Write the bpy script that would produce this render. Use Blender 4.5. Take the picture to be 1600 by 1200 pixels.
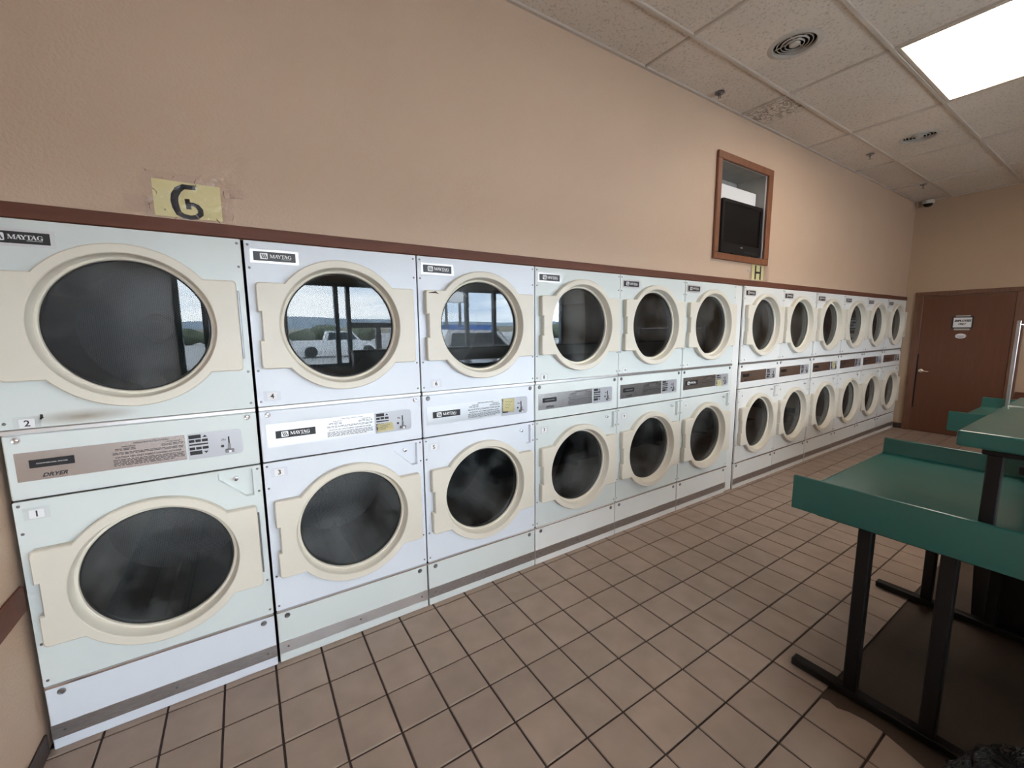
import bpy, bmesh, math, random
from mathutils import Vector, Matrix, noise
random.seed(7)
PI = math.pi
for o in list(bpy.data.objects): bpy.data.objects.remove(o, do_unlink=True)
scn = bpy.context.scene
COL = scn.collection

# ------------------------------------------------------------------ camera
cam_d = bpy.data.cameras.new('camera'); cam = bpy.data.objects.new('camera', cam_d); COL.objects.link(cam)
cam.location = (0.70958, -2.07824, 1.54675)
cam.rotation_euler = (1.44031, 0.00862, -0.57394)
cam_d.sensor_fit = 'HORIZONTAL'; cam_d.sensor_width = 36; cam_d.lens = 647.957 / 1600 * 36
cam_d.clip_start = 0.02; cam_d.clip_end = 2000
scn.camera = cam

# ------------------------------------------------------------------ sky and exposure
SKY = 12.8
w = bpy.data.worlds.new('sky'); scn.world = w; w.use_nodes = True
nt = w.node_tree; nt.nodes.clear()
out = nt.nodes.new('ShaderNodeOutputWorld'); bg = nt.nodes.new('ShaderNodeBackground')
tc = nt.nodes.new('ShaderNodeTexCoord'); mp = nt.nodes.new('ShaderNodeMapping'); nz = nt.nodes.new('ShaderNodeTexNoise')
mp.inputs['Scale'].default_value = (2.2, 2.2, 11); nz.inputs['Scale'].default_value = 1.6; nz.inputs['Detail'].default_value = 8
rp = nt.nodes.new('ShaderNodeValToRGB')
rp.color_ramp.elements[0].position = .36; rp.color_ramp.elements[0].color = (.50, .62, .78, 1)
rp.color_ramp.elements[1].position = .60; rp.color_ramp.elements[1].color = (.92, .96, 1.0, 1)
nt.links.new(tc.outputs['Generated'], mp.inputs['Vector']); nt.links.new(mp.outputs['Vector'], nz.inputs['Vector'])
nt.links.new(nz.outputs['Fac'], rp.inputs['Fac']); nt.links.new(rp.outputs['Color'], bg.inputs['Color'])
bg.inputs['Strength'].default_value = SKY
nt.links.new(bg.outputs['Background'], out.inputs['Surface'])
scn.view_settings.view_transform = 'Standard'; scn.view_settings.look = 'None'
scn.view_settings.exposure = 1.0; scn.view_settings.gamma = 1.0; scn.view_settings.use_curve_mapping = False
TUBE = 6.2        # brightness of the fluorescent diffusers

# room measures (metres): x along the dryers, -y towards the shop windows, z up
XL, XE, YB, YF, CZ = -0.02, 9.06, 0.02, -5.0, 3.306
# a sampling portal in the shop window for the daylight
pl = bpy.data.lights.new('window_portal', 'AREA'); pl.shape = 'RECTANGLE'; pl.size = 6.6; pl.size_y = 1.55
pl.cycles.is_portal = True
po = bpy.data.objects.new('window_portal', pl); COL.objects.link(po); po.location = (3.35, YF + .03, 1.5); po.rotation_euler = (PI / 2, 0, PI)

# ------------------------------------------------------------------ materials
MATS = {}
def _nodes(name):
    m = bpy.data.materials.new(name); m.use_nodes = True
    t = m.node_tree; b = t.nodes['Principled BSDF']
    MATS[name] = m
    return m, t, b
def mat(name, col, rough=.5, metal=0, var=0, vscale=8, bump=0, bscale=60, spec=.5, rnd=0, detail=4, stretch=None, coat=0):
    """principled material with soft colour variation, fine relief and a little difference from object to object"""
    m, t, b = _nodes(name)
    b.inputs['Base Color'].default_value = (*col, 1); b.inputs['Roughness'].default_value = rough
    b.inputs['Metallic'].default_value = metal; b.inputs['Specular IOR Level'].default_value = spec
    b.inputs['Coat Weight'].default_value = coat
    tcn = t.nodes.new('ShaderNodeTexCoord'); vec = tcn.outputs['Object']
    if stretch:
        mpn = t.nodes.new('ShaderNodeMapping'); mpn.inputs['Scale'].default_value = stretch
        t.links.new(vec, mpn.inputs['Vector']); vec = mpn.outputs['Vector']
    if var or rnd:
        n = t.nodes.new('ShaderNodeTexNoise'); n.inputs['Scale'].default_value = vscale; n.inputs['Detail'].default_value = detail
        add = t.nodes.new('ShaderNodeVectorMath'); oi = t.nodes.new('ShaderNodeObjectInfo')
        sc = t.nodes.new('ShaderNodeMath'); sc.operation = 'MULTIPLY'; sc.inputs[1].default_value = 37
        t.links.new(oi.outputs['Random'], sc.inputs[0])
        cx = t.nodes.new('ShaderNodeCombineXYZ'); t.links.new(sc.outputs[0], cx.inputs[0]); t.links.new(sc.outputs[0], cx.inputs[1])
        t.links.new(vec, add.inputs[0]); t.links.new(cx.outputs[0], add.inputs[1]); t.links.new(add.outputs[0], n.inputs['Vector'])
        mr = t.nodes.new('ShaderNodeMapRange'); mr.inputs[1].default_value = .25; mr.inputs[2].default_value = .75
        mr.inputs[3].default_value = 1 - var; mr.inputs[4].default_value = 1 + var
        t.links.new(n.outputs['Fac'], mr.inputs[0])
        m2 = t.nodes.new('ShaderNodeMapRange'); m2.inputs[3].default_value = 1 - rnd; m2.inputs[4].default_value = 1 + rnd
        t.links.new(oi.outputs['Random'], m2.inputs[0])
        mu = t.nodes.new('ShaderNodeMath'); mu.operation = 'MULTIPLY'
        t.links.new(mr.outputs[0], mu.inputs[0]); t.links.new(m2.outputs[0], mu.inputs[1])
        hs = t.nodes.new('ShaderNodeHueSaturation'); hs.inputs['Color'].default_value = (*col, 1)
        t.links.new(mu.outputs[0], hs.inputs['Value']); t.links.new(hs.outputs['Color'], b.inputs['Base Color'])
    if bump:
        n2 = t.nodes.new('ShaderNodeTexNoise'); n2.inputs['Scale'].default_value = bscale; n2.inputs['Detail'].default_value = 3
        t.links.new(vec, n2.inputs['Vector'])
        bp_ = t.nodes.new('ShaderNodeBump'); bp_.inputs['Strength'].default_value = bump; bp_.inputs['Distance'].default_value = .01
        t.links.new(n2.outputs['Fac'], bp_.inputs['Height']); t.links.new(bp_.outputs['Normal'], b.inputs['Normal'])
    return m
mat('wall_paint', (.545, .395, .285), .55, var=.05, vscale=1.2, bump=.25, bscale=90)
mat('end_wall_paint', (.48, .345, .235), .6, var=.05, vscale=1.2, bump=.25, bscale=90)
mat('brown_trim', (.125, .045, .027), .55, spec=.3, var=.16, vscale=5, stretch=(1, 8, 8))
mat('frame_wood', (.20, .075, .035), .42, var=.18, vscale=6, stretch=(6, 6, 1.2))
mat('door_wood', (.120, .042, .021), .38, var=.10, vscale=5, stretch=(6, 6, .7))
mat('casing_wood', (.15, .065, .038), .45, var=.22, vscale=7, stretch=(6, 6, .8))
mat('dark_base', (.045, .028, .022), .5, var=.1)
mat('grout', (.050, .032, .028), .9, var=.15)
mat('concrete_bare', (.060, .037, .024), .75, var=.28, vscale=3, bump=.2, bscale=30)
mat('floor_tile', (.320, .238, .190), .42, var=.13, vscale=7, rnd=.06, bump=.05, bscale=120)
mat('enamel_grey', (.69, .73, .78), .32, var=.025, vscale=3)
mat('enamel_green', (.64, .685, .665), .32, var=.025, vscale=3)
mat('enamel_white', (.72, .73, .71), .32, var=.025, vscale=3)
mat('cream_plastic', (.69, .645, .545), .42, var=.03, vscale=6)
mat('chrome', (.78, .78, .80), .18, 1)
mat('brushed_steel', (.60, .57, .57), .27, 1, var=.05, vscale=30, stretch=(1, 40, 40))
mat('brushed_bright', (.78, .79, .80), .34, 1, var=.05, vscale=30, stretch=(1, 40, 40))
mat('worn_aluminium', (.42, .40, .39), .38, .9, var=.16, vscale=14, stretch=(3, 20, 20))
mat('grey_plate', (.50, .51, .54), .35, .5)
mat('screw_metal', (.25, .25, .26), .35, .9)
mat('gap_black', (.008, .008, .008), .9)
mat('label_black', (.012, .012, .015), .35)
mat('print_dark', (.03, .03, .035), .6)
mat('print_white', (.80, .80, .80), .5)
mat('badge_silver', (.66, .66, .67), .28, .6)
mat('paper_white', (.78, .78, .78), .7)
mat('note_yellow', (.78, .72, .44), .8, var=.04)
mat('sign_yellow', (.76, .69, .36), .7, var=.03)
mat('rubber', (.015, .015, .016), .6)
mat('cabinet_inside', (.03, .03, .03), .8)
mat('table_green', (.010, .082, .067), .30, var=.07, vscale=3, coat=.3)
mat('black_steel', (.006, .005, .005), .5, spec=.25)
mat('black_plastic', (.006, .006, .007), .5)
mat('ceiling_grid', (.50, .43, .36), .55, var=.04)
mat('plenum', (.05, .045, .04), .9)
mat('vent_white', (.47, .43, .38), .5)
mat('white_plastic', (.62, .60, .55), .45)
mat('tv_black', (.006, .006, .007), .4, spec=.25)
mat('tv_screen', (.008, .008, .009), .2, spec=.25)
mat('niche_grey', (.42, .40, .36), .75, var=.15, vscale=4)
mat('storefront_metal', (.10, .11, .12), .4, .6)
mat('asphalt', (.36, .36, .36), .9, var=.1, vscale=.6)
mat('hill_brown', (.22, .20, .15), 1, var=.25, vscale=.03)
mat('hill_blue', (.20, .26, .32), 1, var=.1, vscale=.01)
mat('leaf', (.085, .105, .065), .9, var=.3, vscale=2)
mat('truck_white', (.72, .74, .76), .3)
mat('truck_glass', (.03, .04, .05), .1)
mat('sign_red', (.45, .05, .04), .5)
mat('blue_paint', (.05, .14, .42), .5)
mat('rust', (.16, .09, .045), .8, var=.3, vscale=40)
mat('chip_dark', (.05, .035, .025), .8)
mat('wall_shop', (.52, .43, .34), .6)
mat('brass', (.78, .70, .58), .22, 1)

def m_tiles():
    m, t, b = _nodes('acoustic_tile')
    b.inputs['Roughness'].default_value = .9
    tcn = t.nodes.new('ShaderNodeTexCoord'); oi = t.nodes.new('ShaderNodeObjectInfo')
    add = t.nodes.new('ShaderNodeVectorMath'); sc = t.nodes.new('ShaderNodeVectorMath'); sc.operation = 'SCALE'; sc.inputs['Scale'].default_value = 1.0
    t.links.new(oi.outputs['Location'], sc.inputs[0]); t.links.new(tcn.outputs['Object'], add.inputs[0]); t.links.new(sc.outputs[0], add.inputs[1])
    n = t.nodes.new('ShaderNodeTexNoise'); n.inputs['Scale'].default_value = 62; n.inputs['Detail'].default_value = 3; n.inputs['Roughness'].default_value = .65
    t.links.new(add.outputs[0], n.inputs['Vector'])
    r = t.nodes.new('ShaderNodeValToRGB'); r.color_ramp.elements[0].position = .33; r.color_ramp.elements[0].color = (.46, .39, .33, 1)
    r.color_ramp.elements[1].position = .46; r.color_ramp.elements[1].color = (.66, .575, .49, 1)
    t.links.new(n.outputs['Fac'], r.inputs['Fac'])
    n2 = t.nodes.new('ShaderNodeTexNoise'); n2.inputs['Scale'].default_value = 1.5; t.links.new(add.outputs[0], n2.inputs['Vector'])
    mr = t.nodes.new('ShaderNodeMapRange'); mr.inputs[3].default_value = .86; mr.inputs[4].default_value = 1.12; t.links.new(n2.outputs['Fac'], mr.inputs[0])
    hs = t.nodes.new('ShaderNodeHueSaturation'); t.links.new(r.outputs['Color'], hs.inputs['Color']); t.links.new(mr.outputs[0], hs.inputs['Value'])
    t.links.new(hs.outputs['Color'], b.inputs['Base Color'])
    bp_ = t.nodes.new('ShaderNodeBump'); bp_.inputs['Strength'].default_value = .5; bp_.inputs['Distance'].default_value = .004
    t.links.new(n.outputs['Fac'], bp_.inputs['Height']); t.links.new(bp_.outputs['Normal'], b.inputs['Normal'])
    return m
m_tiles()
def m_stained():
    """acoustic tile whose near-left corner carries peeling water stains"""
    m = MATS['acoustic_tile'].copy(); m.name = 'acoustic_tile_stained'; MATS['acoustic_tile_stained'] = m
    t = m.node_tree; b = t.nodes['Principled BSDF']
    src = b.inputs['Base Color'].links[0].from_socket
    tcn = t.nodes.new('ShaderNodeTexCoord'); sp = t.nodes.new('ShaderNodeSeparateXYZ'); t.links.new(tcn.outputs['Object'], sp.inputs[0])
    n = t.nodes.new('ShaderNodeTexNoise'); n.inputs['Scale'].default_value = 17; n.inputs['Detail'].default_value = 6; n.inputs['Distortion'].default_value = 1.2
    t.links.new(tcn.outputs['Object'], n.inputs['Vector'])
    r = t.nodes.new('ShaderNodeValToRGB'); e = r.color_ramp.elements
    e[0].position = .47; e[0].color = (0, 0, 0, 1); e[1].position = .53; e[1].color = (1, 1, 1, 1)
    k = r.color_ramp.elements.new(.60); k.color = (0, 0, 0, 1)
    t.links.new(n.outputs['Fac'], r.inputs['Fac'])
    mr = t.nodes.new('ShaderNodeMapRange'); mr.inputs[1].default_value = -.20; mr.inputs[2].default_value = -.30; mr.inputs[3].default_value = 0; mr.inputs[4].default_value = .85
    t.links.new(sp.outputs['X'], mr.inputs[0])
    mu = t.nodes.new('ShaderNodeMath'); mu.operation = 'MULTIPLY'; t.links.new(r.outputs['Color'], mu.inputs[0]); t.links.new(mr.outputs[0], mu.inputs[1])
    mx = t.nodes.new('ShaderNodeMix'); mx.data_type = 'RGBA'; mx.inputs[7].default_value = (.13, .085, .055, 1)
    t.links.new(mu.outputs[0], mx.inputs[0]); t.links.new(src, mx.inputs[6]); t.links.new(mx.outputs[2], b.inputs['Base Color'])
m_stained()
def m_glass(name, ior, tint, haze=0, rough=0.0):
    m, t, b = _nodes(name); t.nodes.remove(b)
    o = t.nodes['Material Output']; fr = t.nodes.new('ShaderNodeFresnel'); fr.inputs['IOR'].default_value = ior
    tr = t.nodes.new('ShaderNodeBsdfTransparent'); tr.inputs['Color'].default_value = (*tint, 1)
    gl = t.nodes.new('ShaderNodeBsdfGlossy'); gl.inputs['Roughness'].default_value = rough
    mx = t.nodes.new('ShaderNodeMixShader'); base = tr.outputs[0]
    if haze:
        df = t.nodes.new('ShaderNodeBsdfDiffuse'); df.inputs['Color'].default_value = (.62, .66, .66, 1)
        n = t.nodes.new('ShaderNodeTexNoise'); n.inputs['Scale'].default_value = 3.2; n.inputs['Detail'].default_value = 5; n.inputs['Roughness'].default_value = .6
        tcn = t.nodes.new('ShaderNodeTexCoord'); oi = t.nodes.new('ShaderNodeObjectInfo')
        add = t.nodes.new('ShaderNodeVectorMath'); t.links.new(tcn.outputs['Object'], add.inputs[0]); t.links.new(oi.outputs['Location'], add.inputs[1]); t.links.new(add.outputs[0], n.inputs['Vector'])
        mr = t.nodes.new('ShaderNodeMapRange'); mr.inputs[1].default_value = .42; mr.inputs[2].default_value = .75; mr.inputs[3].default_value = .004; mr.inputs[4].default_value = haze
        t.links.new(n.outputs['Fac'], mr.inputs[0])
        m2 = t.nodes.new('ShaderNodeMixShader'); t.links.new(mr.outputs[0], m2.inputs[0]); t.links.new(tr.outputs[0], m2.inputs[1]); t.links.new(df.outputs[0], m2.inputs[2])
        base = m2.outputs[0]
    t.links.new(fr.outputs[0], mx.inputs[0]); t.links.new(base, mx.inputs[1]); t.links.new(gl.outputs[0], mx.inputs[2])
    t.links.new(mx.outputs[0], o.inputs['Surface'])
m_glass('dryer_glass', 1.47, (.50, .535, .55), .13)
m_glass('window_glass', 1.25, (.97, .98, .98))
m_glass('clear_film', 1.42, (.96, .945, .945), 0, .12)
def m_perf():
    """galvanised drum steel with a fine field of punched holes"""
    m, t, b = _nodes('drum_steel')
    b.inputs['Roughness'].default_value = .5; b.inputs['Metallic'].default_value = .2
    tcn = t.nodes.new('ShaderNodeTexCoord'); mpn = t.nodes.new('ShaderNodeMapping'); mpn.inputs['Scale'].default_value = (70, 0, 121)
    v1 = t.nodes.new('ShaderNodeVectorMath'); v1.operation = 'FRACTION'
    t.links.new(tcn.outputs['Object'], mpn.inputs['Vector'])
    def dots(off):
        a = t.nodes.new('ShaderNodeVectorMath'); a.inputs[1].default_value = off; t.links.new(mpn.outputs[0], a.inputs[0])
        f = t.nodes.new('ShaderNodeVectorMath'); f.operation = 'FRACTION'; t.links.new(a.outputs[0], f.inputs[0])
        s = t.nodes.new('ShaderNodeVectorMath'); s.operation = 'SUBTRACT'; s.inputs[1].default_value = (.5, 0, .5); t.links.new(f.outputs[0], s.inputs[0])
        q = t.nodes.new('ShaderNodeVectorMath'); q.operation = 'MULTIPLY'; q.inputs[1].default_value = (1, 0, .58); t.links.new(s.outputs[0], q.inputs[0])
        l = t.nodes.new('ShaderNodeVectorMath'); l.operation = 'LENGTH'; t.links.new(q.outputs[0], l.inputs[0])
        return l.outputs['Value']
    mn = t.nodes.new('ShaderNodeMath'); mn.operation = 'MINIMUM'; t.links.new(dots((0, 0, 0)), mn.inputs[0]); t.links.new(dots((.5, 0, .5)), mn.inputs[1])
    gt = t.nodes.new('ShaderNodeMath'); gt.operation = 'GREATER_THAN'; gt.inputs[1].default_value = .17; t.links.new(mn.outputs[0], gt.inputs[0])
    mx = t.nodes.new('ShaderNodeMix'); mx.data_type = 'RGBA'; mx.inputs[6].default_value = (.012, .012, .014, 1); mx.inputs[7].default_value = (.30, .33, .34, 1)
    t.links.new(gt.outputs[0], mx.inputs[0]); t.links.new(mx.outputs[2], b.inputs['Base Color'])
m_perf()
mat('drum_wall', (.16, .175, .18), .5, .3)
def m_diffuser():
    m, t, b = _nodes('lamp_diffuser'); t.nodes.remove(b)
    o = t.nodes['Material Output']; em = t.nodes.new('ShaderNodeEmission'); em.inputs['Color'].default_value = (1, .87, .74, 1)
    tcn = t.nodes.new('ShaderNodeTexCoord'); sp = t.nodes.new('ShaderNodeSeparateXYZ'); t.links.new(tcn.outputs['Object'], sp.inputs[0])
    mu = t.nodes.new('ShaderNodeMath'); mu.operation = 'MULTIPLY'; mu.inputs[1].default_value = 2 * PI / .27; t.links.new(sp.outputs['Y'], mu.inputs[0])
    sn = t.nodes.new('ShaderNodeMath'); sn.operation = 'COSINE'; t.links.new(mu.outputs[0], sn.inputs[0])
    mr = t.nodes.new('ShaderNodeMapRange'); mr.inputs[1].default_value = -1; mr.inputs[2].default_value = 1
    mr.inputs[3].default_value = TUBE * 1.25; mr.inputs[4].default_value = TUBE * .8
    t.links.new(sn.outputs[0], mr.inputs[0]); t.links.new(mr.outputs[0], em.inputs['Strength']); t.links.new(em.outputs[0], o.inputs['Surface'])
m_diffuser()
def m_bag():
    m, t, b = _nodes('bag_plastic'); b.inputs['Base Color'].default_value = (.004, .004, .0045, 1); b.inputs['Roughness'].default_value = .16; b.inputs['Specular IOR Level'].default_value = .35
    n = t.nodes.new('ShaderNodeTexNoise'); n.inputs['Scale'].default_value = 14; n.inputs['Detail'].default_value = 5; n.inputs['Distortion'].default_value = 1.5
    tcn = t.nodes.new('ShaderNodeTexCoord'); t.links.new(tcn.outputs['Object'], n.inputs['Vector'])
    bp_ = t.nodes.new('ShaderNodeBump'); bp_.inputs['Strength'].default_value = .9; bp_.inputs['Distance'].default_value = .03
    t.links.new(n.outputs['Fac'], bp_.inputs['Height']); t.links.new(bp_.outputs['Normal'], b.inputs['Normal'])
m_bag()

# ------------------------------------------------------------------ mesh helpers
def finish(bm, smooth=None):
    bmesh.ops.recalc_face_normals(bm, faces=bm.faces)
    me = bpy.data.meshes.new('mesh'); bm.to_mesh(me); bm.free()
    if smooth:
        for p in me.polygons: p.use_smooth = True
        me.set_sharp_from_angle(angle=smooth)
    return me
def obj(name, me, m=None, parent=None, loc=None, rot=None, kind=None, label=None):
    if isinstance(me, bmesh.types.BMesh): me = finish(me)
    o = bpy.data.objects.new(name, me); COL.objects.link(o)
    if m and not me.materials: me.materials.append(MATS[m])
    elif m and me.materials[0] != MATS[m]:
        o.material_slots[0].link = 'OBJECT'; o.material_slots[0].material = MATS[m]
    if parent: o.parent = parent
    if loc: o.location = loc
    if rot: o.rotation_euler = rot
    if kind: o['kind'] = kind
    if label: o['label'] = label
    return o
def tag(o, label, cat, group=None):
    o['label'] = label; o['category'] = cat
    if group: o['group'] = group
    return o
def thing(name, label, cat, loc=(0, 0, 0), rotz=0, group=None):
    o = bpy.data.objects.new(name, None); COL.objects.link(o); o.location = loc; o.rotation_euler = (0, 0, rotz); o.empty_display_size = .1
    return tag(o, label, cat, group)
def struct(name, me, m, parent=None):
    o = obj(name, me, m, parent)
    if not parent: o['kind'] = 'structure'
    return o
def box(bm, x0, x1, y0, y1, z0, z1, bev=0, seg=1):
    vs = [bm.verts.new(v) for v in [(x0, y0, z0), (x1, y0, z0), (x1, y1, z0), (x0, y1, z0), (x0, y0, z1), (x1, y0, z1), (x1, y1, z1), (x0, y1, z1)]]
    fs = [bm.faces.new([vs[i] for i in f]) for f in [(0, 3, 2, 1), (4, 5, 6, 7), (0, 1, 5, 4), (1, 2, 6, 5), (2, 3, 7, 6), (3, 0, 4, 7)]]
    if bev:
        es = set(e for f in fs for e in f.edges)
        bmesh.ops.bevel(bm, geom=list(es), offset=bev, segments=seg, affect='EDGES', profile=.5)
    return bm
def B(*a, bev=0, seg=1):
    return box(bmesh.new(), *a, bev=bev, seg=seg)
def circle(cx, cz, r, n=72, a0=0):
    return [(cx + r * math.cos(a0 + 2 * PI * i / n), cz + r * math.sin(a0 + 2 * PI * i / n)) for i in range(n)]
def plate(loops, yf, yb, bm=None, back=True):
    """flat sheet in the xz plane, first loop outer, others holes; front at yf, back at yb"""
    bm = bm or bmesh.new()
    def cap(y):
        es = []; allv = []
        for lp in loops:
            vs = [bm.verts.new((x, y, z)) for x, z in lp]; allv.append(vs)
            es += [bm.edges.new((vs[i], vs[(i + 1) % len(vs)])) for i in range(len(vs))]
        bmesh.ops.triangle_fill(bm, use_beauty=True, use_dissolve=False, edges=es, normal=(0, -1, 0))
        return allv
    f = cap(yf)
    if back: bk = cap(yb)
    else: bk = [[bm.verts.new((x, yb, z)) for x, z in lp] for lp in loops]
    for a, b in zip(f, bk):
        n = len(a)
        for i in range(n): bm.faces.new((a[i], a[(i + 1) % n], b[(i + 1) % n], b[i]))
    return bm
def lathe(prof, n=48, axis='y', cx=0, cy=0, cz=0, bm=None, close=False):
    """prof: list of (radius, position along axis)"""
    bm = bm or bmesh.new(); rings = []
    for r, h in prof:
        ring = []
        if r < 1e-6:
            p = {'y': (cx, cy + h, cz), 'z': (cx, cy, cz + h), 'x': (cx + h, cy, cz)}[axis]; ring = [bm.verts.new(p)]
        else:
            for i in range(n):
                a = 2 * PI * i / n; c, s = r * math.cos(a), r * math.sin(a)
                ring.append(bm.verts.new({'y': (cx + c, cy + h, cz + s), 'z': (cx + c, cy + s, cz + h), 'x': (cx + h, cy + c, cz + s)}[axis]))
        rings.append(ring)
    for a, b in zip(rings, rings[1:]):
        for i in range(n):
            j = (i + 1) % n
            if len(a) == 1 and len(b) == 1: break
            if len(a) == 1: bm.faces.new((a[0], b[i], b[j]))
            elif len(b) == 1: bm.faces.new((a[i], b[0], a[j]))
            else: bm.faces.new((a[i], a[j], b[j], b[i]))
    return bm
def tube(bm, pts, r, n=8):
    """round tube along a polyline"""
    pts = [Vector(p) for p in pts]; rings = []
    for i, p in enumerate(pts):
        d = (pts[min(i + 1, len(pts) - 1)] - pts[max(i - 1, 0)]).normalized()
        u = d.orthogonal().normalized() if i == 0 else (u - d * u.dot(d)).normalized()
        v = d.cross(u)
        rings.append([bm.verts.new(p + r * (math.cos(2 * PI * k / n) * u + math.sin(2 * PI * k / n) * v)) for k in range(n)])
    for a, b in zip(rings, rings[1:]):
        for k in range(n): bm.faces.new((a[k], a[(k + 1) % n], b[(k + 1) % n], b[k]))
    bm.faces.new(rings[0]); bm.faces.new(rings[-1][::-1])
    return bm
def stroke(bm, pts, wd, y=0, th=.0006):
    """flat pen stroke in the xz plane; wd a width or a list of widths"""
    n = len(pts); L = []; R = []
    if not isinstance(wd, (list, tuple)): wd = [wd] * n
    for i, (x, z) in enumerate(pts):
        a = pts[max(i - 1, 0)]; b = pts[min(i + 1, n - 1)]
        dx, dz = b[0] - a[0], b[1] - a[1]; l = math.hypot(dx, dz) or 1
        nx, nz_ = -dz / l * wd[i] / 2, dx / l * wd[i] / 2
        L.append((x + nx, z + nz_)); R.append((x - nx, z - nz_))
    f = [[bm.verts.new((p[0], y - th, p[1])) for p in s] for s in (L, R)]
    k = [[bm.verts.new((p[0], y, p[1])) for p in s] for s in (L, R)]
    for i in range(n - 1):
        bm.faces.new((f[0][i], f[0][i + 1], f[1][i + 1], f[1][i]))
        bm.faces.new((f[0][i], f[0][i + 1], k[0][i + 1], k[0][i])); bm.faces.new((f[1][i], f[1][i + 1], k[1][i + 1], k[1][i]))
    bm.faces.new((f[0][0], f[1][0], k[1][0], k[0][0])); bm.faces.new((f[0][-1], f[1][-1], k[1][-1], k[0][-1]))
    return bm
_tc = {}
def text(s, size, bold=0, shear=0, align='CENTER', space=1.0, width=None):
    """lettering as a thin mesh standing in the xz plane, facing -y"""
    key = (s, size, bold, shear, align, space, width)
    if key in _tc: return _tc[key]
    c = bpy.data.curves.new('lettering', 'FONT'); c.body = s; c.size = size; c.offset = bold * size; c.shear = shear
    c.align_x = align; c.align_y = 'CENTER'; c.extrude = .0004; c.resolution_u = 2; c.space_character = space
    o = bpy.data.objects.new('tmp', c); COL.objects.link(o)
    me = bpy.data.meshes.new_from_object(o.evaluated_get(bpy.context.evaluated_depsgraph_get()))
    bpy.data.objects.remove(o); bpy.data.curves.remove(c)
    M = Matrix.Rotation(PI / 2, 4, 'X')
    if width:
        xs = [v.co.x for v in me.vertices]; M = M @ Matrix.Scale(width / (max(xs) - min(xs)), 4, (1, 0, 0))
    me.transform(M); me.materials.clear(); _tc[key] = me
    return me
def rounded(x0, x1, z0, z1, r, n=4):
    pts = []
    for cx, cz, a in ((x1 - r, z1 - r, 0), (x0 + r, z1 - r, PI / 2), (x0 + r, z0 + r, PI), (x1 - r, z0 + r, 1.5 * PI)):
        for i in range(n + 1): pts.append((cx + r * math.cos(a + i * PI / 2 / n), cz + r * math.sin(a + i * PI / 2 / n)))
    return pts

# ------------------------------------------------------------------ room shell
def wall_with_hole():
    return plate([[(XL - .15, 1.925), (XE + .15, 1.925), (XE + .15, CZ + .1), (XL - .15, CZ + .1)],
                  [(4.11, 2.165), (4.875, 2.165), (4.875, 2.93), (4.11, 2.93)]], YB, YB + .012)
struct('wall_back', wall_with_hole(), 'wall_paint')
bm = B(XL - .15, XE + .15, .86, .96, -.1, CZ + .1); struct('wall_recess', bm, 'gap_black')
bm = B(XL - .15, XL, YF - .1, .86, -.1, CZ + .1); struct('wall_left', bm, 'wall_paint')
wl = bpy.data.objects['wall_left']
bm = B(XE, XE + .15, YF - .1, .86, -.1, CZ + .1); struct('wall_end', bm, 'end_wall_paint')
# trim along the tops of the dryers, rails and baseboards
o = struct('trim_1', B(XL, XE, .001, YB, 1.9255, 1.976, bev=.003), 'brown_trim')
struct('trim_2', B(XL, XL + .014, -4.9, .0, .572, .668, bev=.004), 'brown_trim')
struct('trim_3', B(XE - .014, XE, -4.9, -1.15, .60, .69, bev=.004), 'brown_trim')
struct('baseboard_left', B(XL, XL + .010, -4.9, -.001, 0, .08, bev=.003), 'dark_base')
struct('baseboard_end', B(XE - .01, XE, -.098, -.001, 0, .08, bev=.003), 'dark_base')
struct('baseboard_end_far', B(XE - .01, XE, -4.9, -1.15, 0, .08, bev=.003), 'dark_base')

# floor: slab with grout, ceramic tiles laid on it one by one; behind the tables tiles are missing
PX, PY, X0, Y0, JW = .1953, .2045, .917, -.033, .0085
floor = struct('floor', B(XL - .1, XE + .1, YF - .1, .9, -.1, -.006), 'grout')
def tile_mesh(sx, sy):
    bm = bmesh.new(); box(bm, -sx / 2, sx / 2, -sy / 2, sy / 2, -.0055, 0)
    es = [e for e in bm.edges if all(v.co.z > -.001 for v in e.verts)]
    bmesh.ops.bevel(bm, geom=es, offset=.0018, segments=1, affect='EDGES')
    return finish(bm)
TM = tile_mesh(PX - JW, PY - JW)
cm = cam.matrix_world if False else Matrix.LocRotScale(cam.location, cam.rotation_euler.to_quaternion(), None)
ci = cm.inverted(); FP = 647.957
def px(p):
    q = ci @ Vector(p)
    if q.z > -.05: return None
    return 800 - FP * q.x / q.z, 600 + FP * q.y / q.z, -q.z
cand = []; rest = []
i0 = int(math.floor((XL - X0) / PX)); i1 = int(math.ceil((XE - X0) / PX))
for i in range(i0, i1):
    xa, xb = max(X0 + i * PX, XL), min(X0 + (i + 1) * PX, XE)
    for j in range(-1, 25):
        yb, ya = min(Y0 - j * PY, .02), max(Y0 - (j + 1) * PY, YF)
        if xb - xa < .03 or yb - ya < .02: continue
        if i >= 9 and i < 36 and 7 <= j < 13: continue      # bare patch under the tables
        c = ((xa + xb) / 2, (ya + yb) / 2, 0); full = abs(xb - xa - PX) < 1e-4 and abs(yb - ya - PY) < 1e-4
        q = px(c); vis = q and -40 < q[0] < 1640 and -40 < q[1] < 1240
        hid = c[1] < -1.28 and c[0] > 2.7
        if vis and not hid:
            s = abs((cam.location - Vector(c)).z) / (cam.location - Vector(c)).length ** 3
            cand.append((s, c, full, (xb - xa, yb - ya)))
        else: rest.append((c, (xb - xa, yb - ya)))
cand.sort(key=lambda t: -t[0])
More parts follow.
